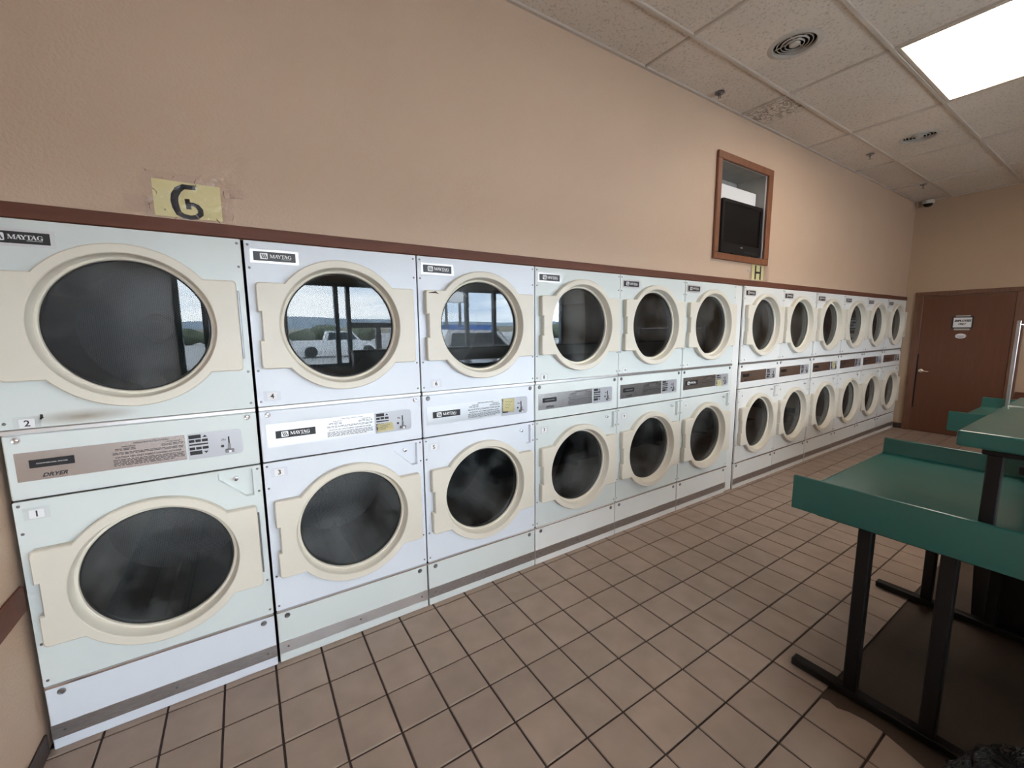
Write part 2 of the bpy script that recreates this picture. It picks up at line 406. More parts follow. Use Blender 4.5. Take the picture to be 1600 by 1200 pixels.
for s, c, full, sz in cand[:298]:
    me = TM if full else tile_mesh(sz[0] - JW, sz[1] - JW)
    o = obj('tile', me, 'floor_tile', floor, (c[0], c[1], random.uniform(-.0006, .0004)), (random.uniform(-.002, .002), random.uniform(-.002, .002), 0))
bm = bmesh.new()
for s, c, full, sz in cand[298:]: rest.append((c, sz))
for c, sz in rest: box(bm, c[0] - sz[0] / 2 + JW / 2, c[0] + sz[0] / 2 - JW / 2, c[1] - sz[1] / 2 + JW / 2, c[1] + sz[1] / 2 - JW / 2, -.0055, 0)
obj('far_tiles', bm, 'floor_tile', floor, kind='stuff')
bx0, bx1, by0, by1 = X0 + 9 * PX + .003, X0 + 36 * PX - .003, Y0 - 13 * PY + .003, Y0 - 7 * PY - .003
obj('bare_patch', B(bx0, bx1, by0, by1, -.0058, -.0045), 'concrete_bare', floor, label='bare brown concrete where the tiles are missing')
bm = bmesh.new()      # ragged smear of old adhesive that runs over the near tiles
edge = [(2.672, -1.462), (2.631, -1.464), (2.644, -1.493), (2.634, -1.525), (2.653, -1.56), (2.664, -1.609), (2.66, -1.66), (2.64, -1.72), (2.61, -1.80), (2.60, -1.9), (2.58, -2.05), (2.70, -2.05), (2.70, -1.462)]
vs = [bm.verts.new((x, y, .0012)) for x, y in edge]; bm.faces.new(vs)
obj('adhesive_smear', bm, 'concrete_bare', floor)

# ceiling: plenum slab, T-bars and lay-in tiles
ceil = struct('ceiling', B(XL - .15, XE + .15, YF - .1, .9, CZ + .09, CZ + .15), 'plenum')
GX = [3.155 - 1.205 * 2 + 1.205 * k for k in range(-0, 7)]; GX = [XL] + GX + [XE]
GY = [YB] + [-.352 - .608 * k for k in range(0, 8)] + [YF]
def tbar(x0, x1, y0, y1): return obj('grid_bar', B(x0, x1, y0, y1, CZ - .002, CZ + .03, bev=.0015), 'ceiling_grid', ceil)
for y in GY[1:-1]: tbar(XL, XE, y - .011, y + .011)
for x in GX[1:-1]:
    for ya, yb in zip(GY[1:], GY): tbar(x - .009, x + .009, ya + .011, yb - .011)
tbar(XL, XE, YB - .02, YB); tbar(XE - .02, XE, YF, YB - .02); tbar(XL, XL + .02, YF, YB - .02)
LIGHTS = [(4, 2), (2, 6), (4, 6), (6, 6)]  # panels by the windows are unseen, added to brighten the room
CT = {}
VENTS = {(3, 1): (3.785, -.640, 'round ceiling vent nearest the camera'), (5, 1): (6.225, -.660, 'round ceiling vent nearer the brown door')}
for i, (xa, xb) in enumerate(zip(GX, GX[1:])):
    for j, (yb, ya) in enumerate(zip(GY, GY[1:])):
        if (i, j) in LIGHTS or xb - xa < .05 or yb - ya < .05: continue
        k = (round(xb - xa, 3), round(yb - ya, 3))
        if k not in CT: CT[k] = finish(B(-k[0] / 2 + .006, k[0] / 2 - .006, -k[1] / 2 + .006, k[1] / 2 - .006, 0, .015, bev=.002))
        if (i, j) in VENTS:
            vx, vy, _ = VENTS[(i, j)]; cx_, cy_ = (xa + xb) / 2, (ya + yb) / 2
            bm = plate([[(-k[0] / 2 + .006, -k[1] / 2 + .006), (k[0] / 2 - .006, -k[1] / 2 + .006), (k[0] / 2 - .006, k[1] / 2 - .006), (-k[0] / 2 + .006, k[1] / 2 - .006)], circle(vx - cx_, vy - cy_, .122, 40)], 0, .015)
            for v in bm.verts: v.co = (v.co.x, v.co.z, v.co.y)
            obj('ceiling_tile', finish(bm), 'acoustic_tile', ceil, (cx_, cy_, CZ + .010), label='ceiling tile cut out for a round vent'); continue
        st = (i, j) == (4, 0)
        o = obj('ceiling_tile', CT[k], 'acoustic_tile', ceil, ((xa + xb) / 2, (ya + yb) / 2, CZ + .010 + random.uniform(0, .003)),
                (random.uniform(-.003, .003), random.uniform(-.002, .002), 0))
        if st:
            o.material_slots[0].link = 'OBJECT'; o.material_slots[0].material = MATS['acoustic_tile_stained']; o['label'] = 'ceiling tile with peeling brown water stains'
names = {(4, 2): 'lit fluorescent ceiling panel above the green tables', (2, 6): 'added unseen lit fluorescent ceiling panel nearest the left wall by the windows',
         (4, 6): 'added unseen lit fluorescent ceiling panel in the middle by the windows', (6, 6): 'added unseen lit fluorescent ceiling panel nearest the brown door by the windows'}
for (i, j) in LIGHTS:
    xa, xb, yb, ya = GX[i], GX[i + 1], GY[j], GY[j + 1]
    t = thing('ceiling_light', names[(i, j)], 'ceiling light', ((xa + xb) / 2, (ya + yb) / 2, CZ), group='fluorescent ceiling panels')
    hx, hy = (xb - xa) / 2 - .012, (yb - ya) / 2 - .014
    bm = bmesh.new()
    for a in ((-hx, hx, -hy, -hy + .022), (-hx, hx, hy - .022, hy), (-hx, -hx + .022, -hy + .022, hy - .022), (hx - .022, hx, -hy + .022, hy - .022)): box(bm, *a, .001, .02, bev=.002)
    obj('frame', bm, 'ceiling_grid', t)
    obj('diffuser', B(-hx + .022, hx - .022, -hy + .022, hy - .022, .006, .012), 'lamp_diffuser', t)
    obj('housing', B(-hx, hx, -hy, hy, .02, .08), 'vent_white', t)

# shop front behind the camera: low wall, header, aluminium frames, glass
WX0, WX1, SILL, HEAD = .01, 6.65, .98, 2.30
struct('wall_front_low', B(XL, WX1, YF - .1, YF, -.1, SILL), 'wall_shop')
struct('wall_front_header', B(XL, XE, YF - .1, YF, HEAD, CZ + .1), 'wall_shop')
struct('wall_front_right', B(WX1, XE, YF - .1, YF, -.1, HEAD), 'wall_shop')
win = bpy.data.objects.new('window_1', None); COL.objects.link(win); win['kind'] = 'structure'
def mull(x0, x1, z0, z1): obj('window_mullion', B(x0, x1, YF - .08, YF + .02, z0, z1, bev=.004), 'storefront_metal', win)
MX = [.01, .30, 1.27, 2.0, 2.18, 3.2, 4.31, 4.91, 5.8, 6.62]
for x in MX: mull(x - .03, x + .03, SILL, HEAD)
mull(WX0 - .03, WX1, HEAD - .05, HEAD + .001); mull(WX0 - .03, WX1, SILL, SILL + .05); mull(2.21, 3.17, 1.60, 1.68); mull(2.60, 2.68, SILL + .05, 1.60)
for a, b in zip(MX, MX[1:]): obj('window_pane', B(a + .03, b - .03, YF - .034, YF - .028, SILL + .05, HEAD - .05), 'window_glass', win)
# covered walk and parking lot outside
struct('canopy_soffit', B(-4, 14, -6.0, YF - .1, 2.75, 2.85), 'wall_shop')
struct('ground_outside', B(-300, 300, -600, YF - .1, -.3, -.12), 'asphalt')
def hills(name, d, h, m, seed, base=0):
    bm = bmesh.new(); n = 90; rows = []
    for r in range(4):
        row = []
        for i in range(n + 1):
            x = -2.2 * d + 4.4 * d * i / n
            k = noise.noise(Vector((i * .09 + seed, seed, 0))) * .5 + noise.noise(Vector((i * .31, seed + 4, 0))) * .2
            row.append(bm.verts.new((x, -d - r * h * 1.5, base + (0, .55, .85, 1)[r] * h * (1 + k))))
        rows.append(row)
    for a, b in zip(rows, rows[1:]):
        for i in range(n): bm.faces.new((a[i], a[i + 1], b[i + 1], b[i]))
    return struct(name, finish(bm, .8), m)
hills('hills_near', 320, 6, 'hill_brown', 1.3, -1); hills('hills_far', 560, 17, 'hill_blue', 5.1, -2)

# ------------------------------------------------------------------ dryers
W = .74; CX = .370; CU, CL = 1.570, .612
GAP = .0035
pent = [(.582, .957), (.705, .957), (.705, .838), (.676, .838), (.582, .930)]
def panel_loop(z0, z1): return rounded(GAP, W - GAP, z0, z1, .004, 2)
ME = {}
ME['upper_panel'] = finish(plate([panel_loop(1.2235, 1.922), circle(CX, CU, .272, 64)], 0, .014))
ME['lower_panel'] = finish(plate([panel_loop(.262, .968), circle(CX, CL, .272, 64), pent], 0, .014))
ME['control_panel'] = finish(B(GAP, W - GAP, 0, .02, .974, 1.203, bev=.004))
ME['kick_panel'] = finish(B(GAP, W - GAP, 0, .02, .0, .248, bev=.003))
ME['seam_strip'] = finish(B(GAP, W - GAP, -.006, .012, 1.2045, 1.2225, bev=.003))
ME['base_strip'] = finish(B(GAP, W - GAP, -.008, .012, .2495, .2605, bev=.003))
ME['kick_strip'] = finish(B(GAP, W - GAP, -.003, 0, .043, .101, bev=.001))
bm = bmesh.new()
for a in ((GAP, .012, .014, .82, 0, 1.92), (W - .012, W - GAP, .014, .82, 0, 1.92), (.012, W - .012, .014, .82, 1.905, 1.92), (.012, W - .012, .80, .82, 0, 1.905), (.012, W - .012, .022, .80, 1.18, 1.20)): box(bm, *a)
ME['cabinet'] = finish(bm)
def door_outline(inset=0):
    """circle with a flap to each side; notch for the fingers in the left edge"""
    r = .2945 - inset; h = .182 - inset; xl, xr = .031 + inset, .709 - inset; c = .013
    k = math.sqrt(r * r - h * h); a = math.asin(h / r); pts = []
    n = 20
    for i in range(n + 1):                       # top arc, right to left
        t = a + (PI - 2 * a) * i / n; pts.append((CX + r * math.cos(t), r * math.sin(t)))
    def corner(cx, cz, a0):
        for i in range(4): pts.append((cx + c * math.cos(a0 + i * PI / 6), cz + c * math.sin(a0 + i * PI / 6)))
    corner(xl + c, h - c, PI / 2)
    nh = .060 - (-inset)
    pts += [(xl, nh), (xl + .013, nh), (xl + .013, -nh), (xl, -nh)]
    corner(xl + c, -h + c, PI)
    for i in range(n + 1):
        t = PI + a + (PI - 2 * a) * i / n; pts.append((CX + r * math.cos(t), r * math.sin(t)))
    corner(xr - c, -h + c, 1.5 * PI); corner(xr - c, h - c, 0)
    return pts
def door_frame():
    bm = bmesh.new(); DF = -.036; N = 72
    oi, oo = door_outline(.004), door_outline(0)
    va = [bm.verts.new((x, DF, z)) for x, z in oi]; vb = [bm.verts.new((x, DF + .004, z)) for x, z in oo]; vc = [bm.verts.new((x, -.003, z)) for x, z in oo]
    n = len(va)
    for a, b in ((va, vb), (vb, vc)):
        for i in range(n): bm.faces.new((a[i], a[(i + 1) % n], b[(i + 1) % n], b[i]))
    prof = [(.2635, DF), (.2605, DF + .003), (.2535, .006), (.2515, .009), (.2490, .007), (.2455, .0065), (.2420, .009), (.2405, .020), (.2405, .030), (.262, .030), (.262, .004)]
    rings = [[bm.verts.new((CX + r * math.cos(2 * PI * i / N), y, r * math.sin(2 * PI * i / N))) for i in range(N)] for r, y in prof]
    for a, b in zip(rings, rings[1:]):
        for i in range(N): bm.faces.new((a[i], a[(i + 1) % N], b[(i + 1) % N], b[i]))
    es = [bm.edges.get((va[i], va[(i + 1) % n])) for i in range(n)] + [bm.edges.get((rings[0][i], rings[0][(i + 1) % N])) for i in range(N)]
    bmesh.ops.triangle_fill(bm, use_beauty=True, edges=es, normal=(0, -1, 0))
    # back plate of the door
    r2 = [bm.verts.new((CX + .262 * math.cos(2 * PI * i / N), -.003, .262 * math.sin(2 * PI * i / N))) for i in range(N)]
    es = [bm.edges.get((vc[i], vc[(i + 1) % n])) for i in range(n)] + [bm.edges.new((r2[i], r2[(i + 1) % N])) for i in range(N)]
    bmesh.ops.triangle_fill(bm, use_beauty=True, edges=es, normal=(0, 1, 0))
    return finish(bm, .6)
ME['door'] = door_frame()
ME['glass'] = finish(lathe([(0, 0), (.2415, 0), (.2415, .004), (0, .004)], 64, 'y', CX, .0195, 0), .5)
ME['gasket'] = finish(lathe([(.2400, .018), (.2385, .0165), (.2350, .0165), (.2345, .019)], 64, 'y', CX, 0, 0), .8)
ME['hinge'] = finish(B(.7095, .7165, -.012, -.001, -.135, .145, bev=.002))
bm = lathe([(.29, .06), (.29, .60)], 48, 'y', CX, 0, 0); lathe([(.245, .055), (.30, .055), (.30, .06), (.29, .06)], 48, 'y', CX, 0, 0, bm)
for k in range(3):      # lifting vanes
    a = k * 2 * PI / 3 + .5
    c, s = math.cos(a), math.sin(a); p = [(.29, -.03), (.23, 0), (.29, .03)]
    q = [[bm.verts.new((CX + c * r - s * t_, y, s * r + c * t_)) for r, t_ in p] for y in (.08, .58)]
    bm.faces.new(q[0]); bm.faces.new(q[1])
    for u in range(3): bm.faces.new((q[0][u], q[0][(u + 1) % 3], q[1][(u + 1) % 3], q[1][u]))
ME['drum'] = finish(bm)
bm = lathe([(.0, .585), (.06, .57), (.07, .598), (.29, .60)], 48, 'y', CX, 0, 0); ME['drum_back'] = finish(bm)
# lock pocket tray
bm = bmesh.new(); P2 = [(x + (.644 - x) * .05, z + (.90 - z) * .05) for x, z in pent]
a = [bm.verts.new((x, -.002, z)) for x, z in [(x + (x - .644) * .06, z + (z - .90) * .06) for x, z in pent]]; b = [bm.verts.new((x, -.002, z)) for x, z in pent]; c = [bm.verts.new((x, .018, z)) for x, z in P2]
for s, t_ in ((a, b), (b, c)):
    for i in range(5): bm.faces.new((s[i], s[(i + 1) % 5], t_[(i + 1) % 5], t_[i]))
bm.faces.new(c); ME['lock_pocket'] = finish(bm)
ME['lock'] = finish(lathe([(0, -.004), (.004, -.004), (.0055, .002), (.0085, .003), (.010, .006), (.010, .0175)], 16, 'y', .643, 0, .922), .6)
ME['keyhole'] = finish(B(.6415, .6445, -.0046, -.0035, .918, .926))
def bolt_mesh(r): return finish(lathe([(0, -.006), (r * .35, -.0055), (r * .4, -.003), (r * .75, -.0045), (r, -.001), (r, .001)], 14, 'y'), .9)
ME['bolt'] = bolt_mesh(.0125)
def screws(zs, skip=()):
    bm = bmesh.new()
    for x in (.0165, W - .0165):
        for z in zs: lathe([(0, -.0025), (.003, -.0022), (.0052, -.0005), (.0052, .001)], 8, 'y', x, 0, z, bm)
    return finish(bm)
ME['upper_screws'] = screws((1.905, 1.812, 1.38, 1.245)); ME['lower_screws'] = screws((.953, .852, .43, .285))
ME['kick_screws'] = finish(lathe([(0, -.0045), (.004, -.004), (.005, -.003)], 8, 'y', .37, 0, .072, lathe([(0, -.0045), (.004, -.004), (.005, -.003)], 8, 'y', .04, 0, .072, lathe([(0, -.0045), (.004, -.004), (.005, -.003)], 8, 'y', .70, 0, .072))))
ME['plate_left'] = finish(plate([[(.026, 1.038), (.488, 1.038), (.488, 1.140), (.026, 1.140)]], -.0015, 0))
ME['plate_right'] = finish(plate([[(.4955, 1.034)] + [p for p in rounded(.40, .679, 1.034, 1.140, .014) if p[0] > .6] + [(.4955, 1.140)]], -.003, 0))
def sort_ccw(l):
    cx = sum(p[0] for p in l) / len(l); cz = sum(p[1] for p in l) / len(l); return sorted(l, key=lambda p: math.atan2(p[1] - cz, p[0] - cx))
ME['plate_right'] = finish(plate([sort_ccw([(.4955, 1.034), (.4955, 1.140)] + [p for p in rounded(.40, .679, 1.034, 1.140, .014) if p[0] > .6])], -.003, 0))
bx = lambda x0, x1, z0, z1, y=-.0045: finish(B(x0, x1, y, -.003, z0, z1, bev=.0006))
ME['keys'] = [bx(.500, .540, 1.1195, 1.1345), bx(.500, .518, 1.104, 1.115), bx(.521, .539, 1.104, 1.115), bx(.542, .562, 1.104, 1.115),
              bx(.500, .562, 1.0915, 1.0975), bx(.500, .518, 1.073, 1.084), bx(.521, .539, 1.073, 1.084), bx(.542, .562, 1.073, 1.084), bx(.500, .540, 1.0525, 1.0685)]
def tri(cx, cz, s, up, y=-.0045, yb=-.003): return plate([[(cx - s, cz - s * .6 * up), (cx + s, cz - s * .6 * up), (cx, cz + s * .6 * up)][::1 if up > 0 else -1]], y, yb)
bm = tri(.553, 1.127, .008, 1); v = tri(.553, 1.059, .008, -1); ME['arrow_up'] = finish(bm); ME['arrow_down'] = finish(v)
ME['coin_slot'] = finish(B(.630, .635, -.0045, -.003, 1.084, 1.112)); ME['coin_button'] = finish(lathe([(0, -.006), (.005, -.006), (.006, -.003)], 12, 'y', .609, 0, 1.074))
bm = B(.618, .648, -.016, -.003, 1.046, 1.060, bev=.002); box(bm, .629, .637, -.012, -.003, 1.058, 1.082, bev=.001); ME['coin_chute'] = finish(bm)
ME['coin_flap'] = finish(B(.630, .639, -.018, -.0165, 1.047, 1.056))
# badge: silver rim, black field, logo square with three slanted bars, serif lettering
def badge(x0, x1, z0, z1, rim):
    a = finish(plate([[(x0, z0), (x1, z0), (x1, z1), (x0, z1)]], -.002, 0)) if rim else None
    d = .009 if rim else 0
    b = finish(plate([[(x0 + d * 1.3, z0 + d), (x1 - d * 1.3, z0 + d), (x1 - d * 1.3, z1 - d), (x0 + d * 1.3, z1 - d)]], -.003, -.0015))
    return a, b
def maytag(h):
    """the six serif capitals, height h, left at 0, baseline at 0"""
    bm = bmesh.new()
    lay = [0]
    def q(*p):
        lay[0] += 1; bm.faces.new([bm.verts.new((x * h, -lay[0] * 8e-6, z * h)) for x, z in p])
    def st(xb, xt, t_, z0=0, z1=1): q((xb, z0), (xb + t_, z0), (xt + t_, z1), (xt, z1))
    def bar(x0, x1, z0, z1): q((x0, z0), (x1, z0), (x1, z1), (x0, z1))
    def M(o): st(o + .08, o + .10, .09); st(o + .50, o + .08, .23); st(o + .54, o + .96, .09); st(o + .96, o + .94, .23); bar(o - .02, o + .26, 0, .08); bar(o + .86, o + 1.28, 0, .08); bar(o - .02, o + .22, .92, 1); bar(o + .98, o + 1.28, .92, 1)
    def A(o): st(o + .06, o + .44, .09); st(o + .68, o + .36, .25); bar(o + .22, o + .72, .30, .38); bar(o - .06, o + .26, 0, .08); bar(o + .60, o + 1.0, 0, .08)
    def Y(o): st(o + .38, o + .38, .24, 0, .5); st(o + .38, o + .02, .26, .45, 1); st(o + .50, o + .82, .10, .45, 1); bar(o + .26, o + .74, 0, .08); bar(o - .08, o + .38, .92, 1); bar(o + .68, o + 1.02, .92, 1)
    def T(o): st(o + .36, o + .36, .24); bar(o, o + .96, .90, 1); st(o, o + .01, .07, .70, .95); st(o + .88, o + .87, .07, .70, .95); bar(o + .24, o + .72, 0, .08)
    def G(o):
        n = 14
        for i in range(n):
            ps = []
            for k in (i, i + 1):
                t_ = .25 * PI + (1.5 * PI) * k / n; c, s = math.cos(t_), math.sin(t_); th = .08 + .17 * max(0, -c)
                ps.append(((o + .5 + .5 * c, .5 + .52 * s), (o + .5 + (.5 - th) * c, .5 + (.52 - .07 - th * .15) * s)))
            q(ps[0][0], ps[0][1], ps[1][1], ps[1][0])
        st(o + .70, o + .70, .22, 0, .42); bar(o + .56, o + 1.0, .40, .48); st(o + .82, o + .80, .08, .68, .98)
    M(0); A(1.22); Y(1.98); T(2.86); A(3.62); G(4.62)
    bar(2.9, 5.5, -.28, -.20)
    return finish(bm)
def logo(x, z, s):
    a = finish(plate([rounded(x, x + s * 1.15, z, z + s, s * .16)], -.0036, -.003))
    bm = bmesh.new()
    for k in range(3):
        u = x + s * (.20 + .26 * k); stroke(bm, [(u, z + s * .84), (u + s * .26, z + s * .16)], [s * .10, s * .17], -.0036, .0004)
    return a, finish(bm)
ME['badge_rim'], ME['badge_field'] = badge(.022, .203, 1.834, 1.890, True)
ME['badge_logo'], ME['badge_bars'] = logo(.058, 1.850, .025); ME['badge_text'] = maytag(.0145)
_, ME['plate_badge'] = badge(.060, .222, 1.0745, 1.1085, False)
ME['plate_logo'], ME['plate_bars'] = logo(.082, 1.0795, .0245); ME['plate_text'] = maytag(.0142)
ME['plate_label'] = finish(plate([[(.059, 1.083), (.171, 1.083), (.171, 1.112), (.059, 1.112)]], -.003, -.0015))
# print on the instruction plate: headings that can be read, small print as fine broken lines
bm = bmesh.new()
def smallprint(x0, x1, z, h=.0022):
    x = x0
    while x < x1 - .004:
        l = min(random.uniform(.006, .022), x1 - x); box(bm, x, x + l, -.0021, -.0015, z - h / 2, z + h / 2); x += l + .0035
for z in (1.1135, 1.1085): smallprint(.28, .345, z)
for z in (1.1135, 1.1085): smallprint(.415, .482, z)
for z in (1.0985, 1.0935): smallprint(.272, .482, z)
for k in range(5): smallprint(.272, .45 if k == 4 else .482, 1.0715 - k * .0052)
ME['smallprint'] = finish(bm)
ME['t_op'] = text('OPERATING INSTRUCTIONS', .0085, .01, width=.105); ME['t_up'] = text('UPPER DRYER', .0068, .01); ME['t_lo'] = text('LOWER DRYER', .0068, .01)
ME['t_ca'] = text('CAUTION: DRY ONLY FABRICS CLEANED IN WATER', .0085, .015, width=.195)
ME['t_dryer'] = text('DRYER', .0185, .03, .35, width=.064); ME['t_label'] = text('COMMERCIAL DRYER', .0058, 0, width=.078); ME['t_25'] = text('25¢', .011, .01)
ME['number_paper'] = finish(plate([rounded(-.019, .019, -.0155, .0155, .002, 2)], -.0008, 0))
def tape_mesh():
    bm = bmesh.new(); g = [[bm.verts.new((x * .011 - .033, -.0010 - .0016 * noise.noise(Vector((x * .9, z * 1.7, 3))), z * .011 - .02)) for x in range(7)] for z in range(5)]
    for r in range(4):
        for c in range(6): bm.faces.new((g[r][c], g[r][c + 1], g[r + 1][c + 1], g[r + 1][c]))
    return finish(bm, 3)
ME['tape'] = tape_mesh()

XS = [i * W + (.12417 if i >= 6 else 0) + (.02372 if i >= 8 else 0) for i in range(12)]
ENU = ['green', 'grey', 'grey', 'green', 'green', 'green', 'white', 'white', 'white', 'white', 'white', 'white']
ENK = ['grey', 'green', 'green', 'white', 'white', 'white', 'white', 'white', 'white', 'white', 'white', 'white']
BADGE_PLATE = {1, 2, 5}
LAB = ['stacked white coin dryer numbered 1 and 2, nearest the left wall', 'stacked grey-white coin dryer numbered 3 and 4, second from the left wall',
       'stacked grey-white coin dryer numbered 5 and 6, third from the left wall', 'stacked white coin dryer numbered 7 and 8, fourth from the left wall',
       'stacked white coin dryer numbered 9 and 10, fifth from the left wall', 'stacked white coin dryer numbered 11 and 12, left of the wide filler panel',
       'stacked white coin dryer numbered 13 and 14, right of the wide filler panel', 'stacked white coin dryer numbered 15 and 16, left of the narrow filler strip',
       'stacked white coin dryer numbered 17 and 18, right of the narrow filler strip', 'stacked white coin dryer, third from the brown door',
       'stacked white coin dryer, second from the brown door', 'stacked white coin dryer standing nearest the brown door']
NUMPOS = {0: ((.058, .919), (.070, 1.241)), 1: ((.063, .920), (.060, 1.266)), 2: ((.060, .915), (.085, 1.262)), 3: ((.072, .905), (.070, 1.247)), 4: ((.075, .905), (.070, 1.247))}
def lever(o, pz, nm): return o
for i, x0 in enumerate(XS):
    t = thing('stacked_dryer', LAB[i], 'dryer', (x0 - (.004 if i == 0 else 0), (0, .003, .001, 0, .002, .001, -.002, 0, .001, 0, .002, 0)[i], 0), group='stacked coin dryers along the wall')
    eu, ek = 'enamel_' + ENU[i], 'enamel_' + ENK[i]
    obj('cabinet', ME['cabinet'], 'cabinet_inside', t)
    for nm, cz, me, en in (('upper_panel', CU, ME['upper_panel'], eu), ('lower_panel', CL, ME['lower_panel'], eu)):
        p = obj(nm, me, en, t)
        obj('screws', ME[nm.split('_')[0] + '_screws'], 'screw_metal', p, kind='stuff')
        if nm[0] == 'l':
            lp = obj('lock_pocket', ME['lock_pocket'], en, p); obj('lock', ME['lock'], 'chrome', p); obj('keyhole', ME['keyhole'], 'gap_black', p)
        d = obj('door', ME['door'], 'cream_plastic', t, (0, 0, cz))
        obj('door_glass', ME['glass'], 'dryer_glass', d); obj('gasket', ME['gasket'], 'rubber', d); obj('hinge', ME['hinge'], 'screw_metal', d)
        dr = obj('drum', ME['drum'], 'drum_wall', t, (0, 0, cz)); obj('drum_back', ME['drum_back'], 'drum_steel', dr)
    obj('seam_strip', ME['seam_strip'], 'brushed_bright' if i < 4 else 'worn_aluminium', t); obj('base_strip', ME['base_strip'], 'chrome', t)
    k = obj('kick_panel', ME['kick_panel'], ek, t); obj('kick_strip', ME['kick_strip'], 'worn_aluminium' if i != 1 else 'brushed_bright', k); obj('screws', ME['kick_screws'], 'screw_metal', k, kind='stuff')
    for bxx in (.046, .695): obj('bolt', ME['bolt'], 'screw_metal', k, (bxx, 0, .226))
    c = obj('control_panel', ME['control_panel'], eu, t)
    for bxx in (.036, .704): obj('bolt', ME['bolt'], 'chrome' if i < 2 else 'screw_metal', c, (bxx, 0, 1.185))
    plm = 'brushed_bright' if i in (1, 2) else 'brushed_steel'
    obj('instruction_plate', ME['plate_left'], plm, c); obj('coin_plate', ME['plate_right'], 'grey_plate', c)
    if i in BADGE_PLATE:
        obj('plate_badge', ME['plate_badge'], 'label_black', c); obj('logo_square', ME['plate_logo'], 'print_white', c); obj('logo_bars', ME['plate_bars'], 'print_dark', c)
        obj('brand_lettering', ME['plate_text'], 'print_white', c, (.118, -.0032, 1.086))
    else:
        obj('plate_label', ME['plate_label'], 'label_black', c)
        if i < 6: obj('label_lettering', ME['t_label'], 'print_white', c, (.115, -.0032, 1.0975))
        obj('dryer_lettering', ME['t_dryer'], 'print_dark', c, (.117, -.0018, 1.0535))
    if i < 6:
        obj('small_print', ME['smallprint'], 'print_dark', c, kind='stuff')
        obj('instruction_heading', ME['t_op'], 'print_dark', c, (.385, -.0018, 1.130)); obj('instruction_heading', ME['t_up'], 'print_dark', c, (.318, -.0018, 1.1205))
        obj('instruction_heading', ME['t_lo'], 'print_dark', c, (.450, -.0018, 1.1205)); obj('caution_line', ME['t_ca'], 'print_dark', c, (.376, -.0018, 1.081))
    for me in ME['keys']: obj('key', me, 'label_black', c)
    obj('arrow_mark', ME['arrow_up'], 'print_dark', c); obj('arrow_mark', ME['arrow_down'], 'print_dark', c)
    obj('coin_slot', ME['coin_slot'], 'gap_black', c); obj('coin_button', ME['coin_button'], 'print_dark', c); obj('coin_chute', ME['coin_chute'], 'screw_metal', c); obj('coin_flap', ME['coin_flap'], 'paper_white', c)
    if i < 6: obj('price_lettering', ME['t_25'], 'print_dark', c, (.614, -.0034, 1.101))
    bd = obj('brand_badge', ME['badge_rim'], 'badge_silver', t)
    obj('badge_field', ME['badge_field'], 'label_black', bd); obj('logo_square', ME['badge_logo'], 'print_white', bd); obj('logo_bars', ME['badge_bars'], 'print_dark', bd)
    obj('brand_lettering', ME['badge_text'], 'print_white', bd, (.094, -.0032, 1.8565))
    lo, up = NUMPOS.get(i, ((.075, .905), (.068, 1.247)))
    for (lx, lz), num in ((lo, 2 * i + 1), (up, 2 * i + 2)):
        if i < 5: obj('label_tape', ME['tape'], 'clear_film', t, (lx, -.0003, lz))
        q = obj('number_label', ME['number_paper'], 'paper_white', t, (lx, -.0015 if i < 5 else 0, lz))
        obj('numeral', text(str(num), .030 if num < 10 else .024, .02), 'print_dark', q, (0, -.001, -.0005))
# chips and a rust stain on the first dryer
d0 = [o for o in bpy.data.objects if o.name == 'stacked_dryer'][0]
bm = bmesh.new(); pts = [(.106 + .006 * math.cos(a) * random.uniform(.5, 1.3), 1.259 + .009 * math.sin(a) * random.uniform(.5, 1.3)) for a in [k * PI / 6 for k in range(12)]]
plate([pts], -.0006, 0, bm); obj('paint_chip', bm, 'chip_dark', d0)
def m_stain():
    m, t, b = _nodes('rust_stain'); o = t.nodes['Material Output']; b.inputs['Base Color'].default_value = (.36, .24, .13, 1); b.inputs['Roughness'].default_value = .8
    tr = t.nodes.new('ShaderNodeBsdfTransparent'); mx = t.nodes.new('ShaderNodeMixShader'); n = t.nodes.new('ShaderNodeTexNoise'); n.inputs['Scale'].default_value = 9; n.inputs['Detail'].default_value = 5
    tcn = t.nodes.new('ShaderNodeTexCoord'); g = t.nodes.new('ShaderNodeTexGradient'); g.gradient_type = 'SPHERICAL'; mpn = t.nodes.new('ShaderNodeMapping'); mpn.inputs['Scale'].default_value = (6.5, 1, 36)
    t.links.new(tcn.outputs['Object'], n.inputs['Vector']); t.links.new(tcn.outputs['Object'], mpn.inputs['Vector']); t.links.new(mpn.outputs['Vector'], g.inputs['Vector'])
    mu = t.nodes.new('ShaderNodeMath'); mu.operation = 'MULTIPLY'; t.links.new(n.outputs['Fac'], mu.inputs[0]); t.links.new(g.outputs['Fac'], mu.inputs[1])
    t.links.new(mu.outputs[0], mx.inputs[0]); t.links.new(tr.outputs[0], mx.inputs[1]); t.links.new(b.outputs[0], mx.inputs[2]); t.links.new(mx.outputs[0], o.inputs['Surface'])
m_stain(); obj('rust_stain', plate([[(-.16, -.028), (.16, -.028), (.16, .028), (-.16, .028)]], -.0003, 0, back=False), 'rust_stain', d0, (.215, -.0003, 1.252))
bm = bmesh.new(); stroke(bm, [(2 * W + .045, 1.737), (2 * W + .085, 1.741), (2 * W + .10, 1.733)], [.003, .010, .001], -.036); o = obj('paint_chip', bm, 'chip_dark', bpy.data.objects['stacked_dryer.002']); o.location = (-2 * W, 0, 0)

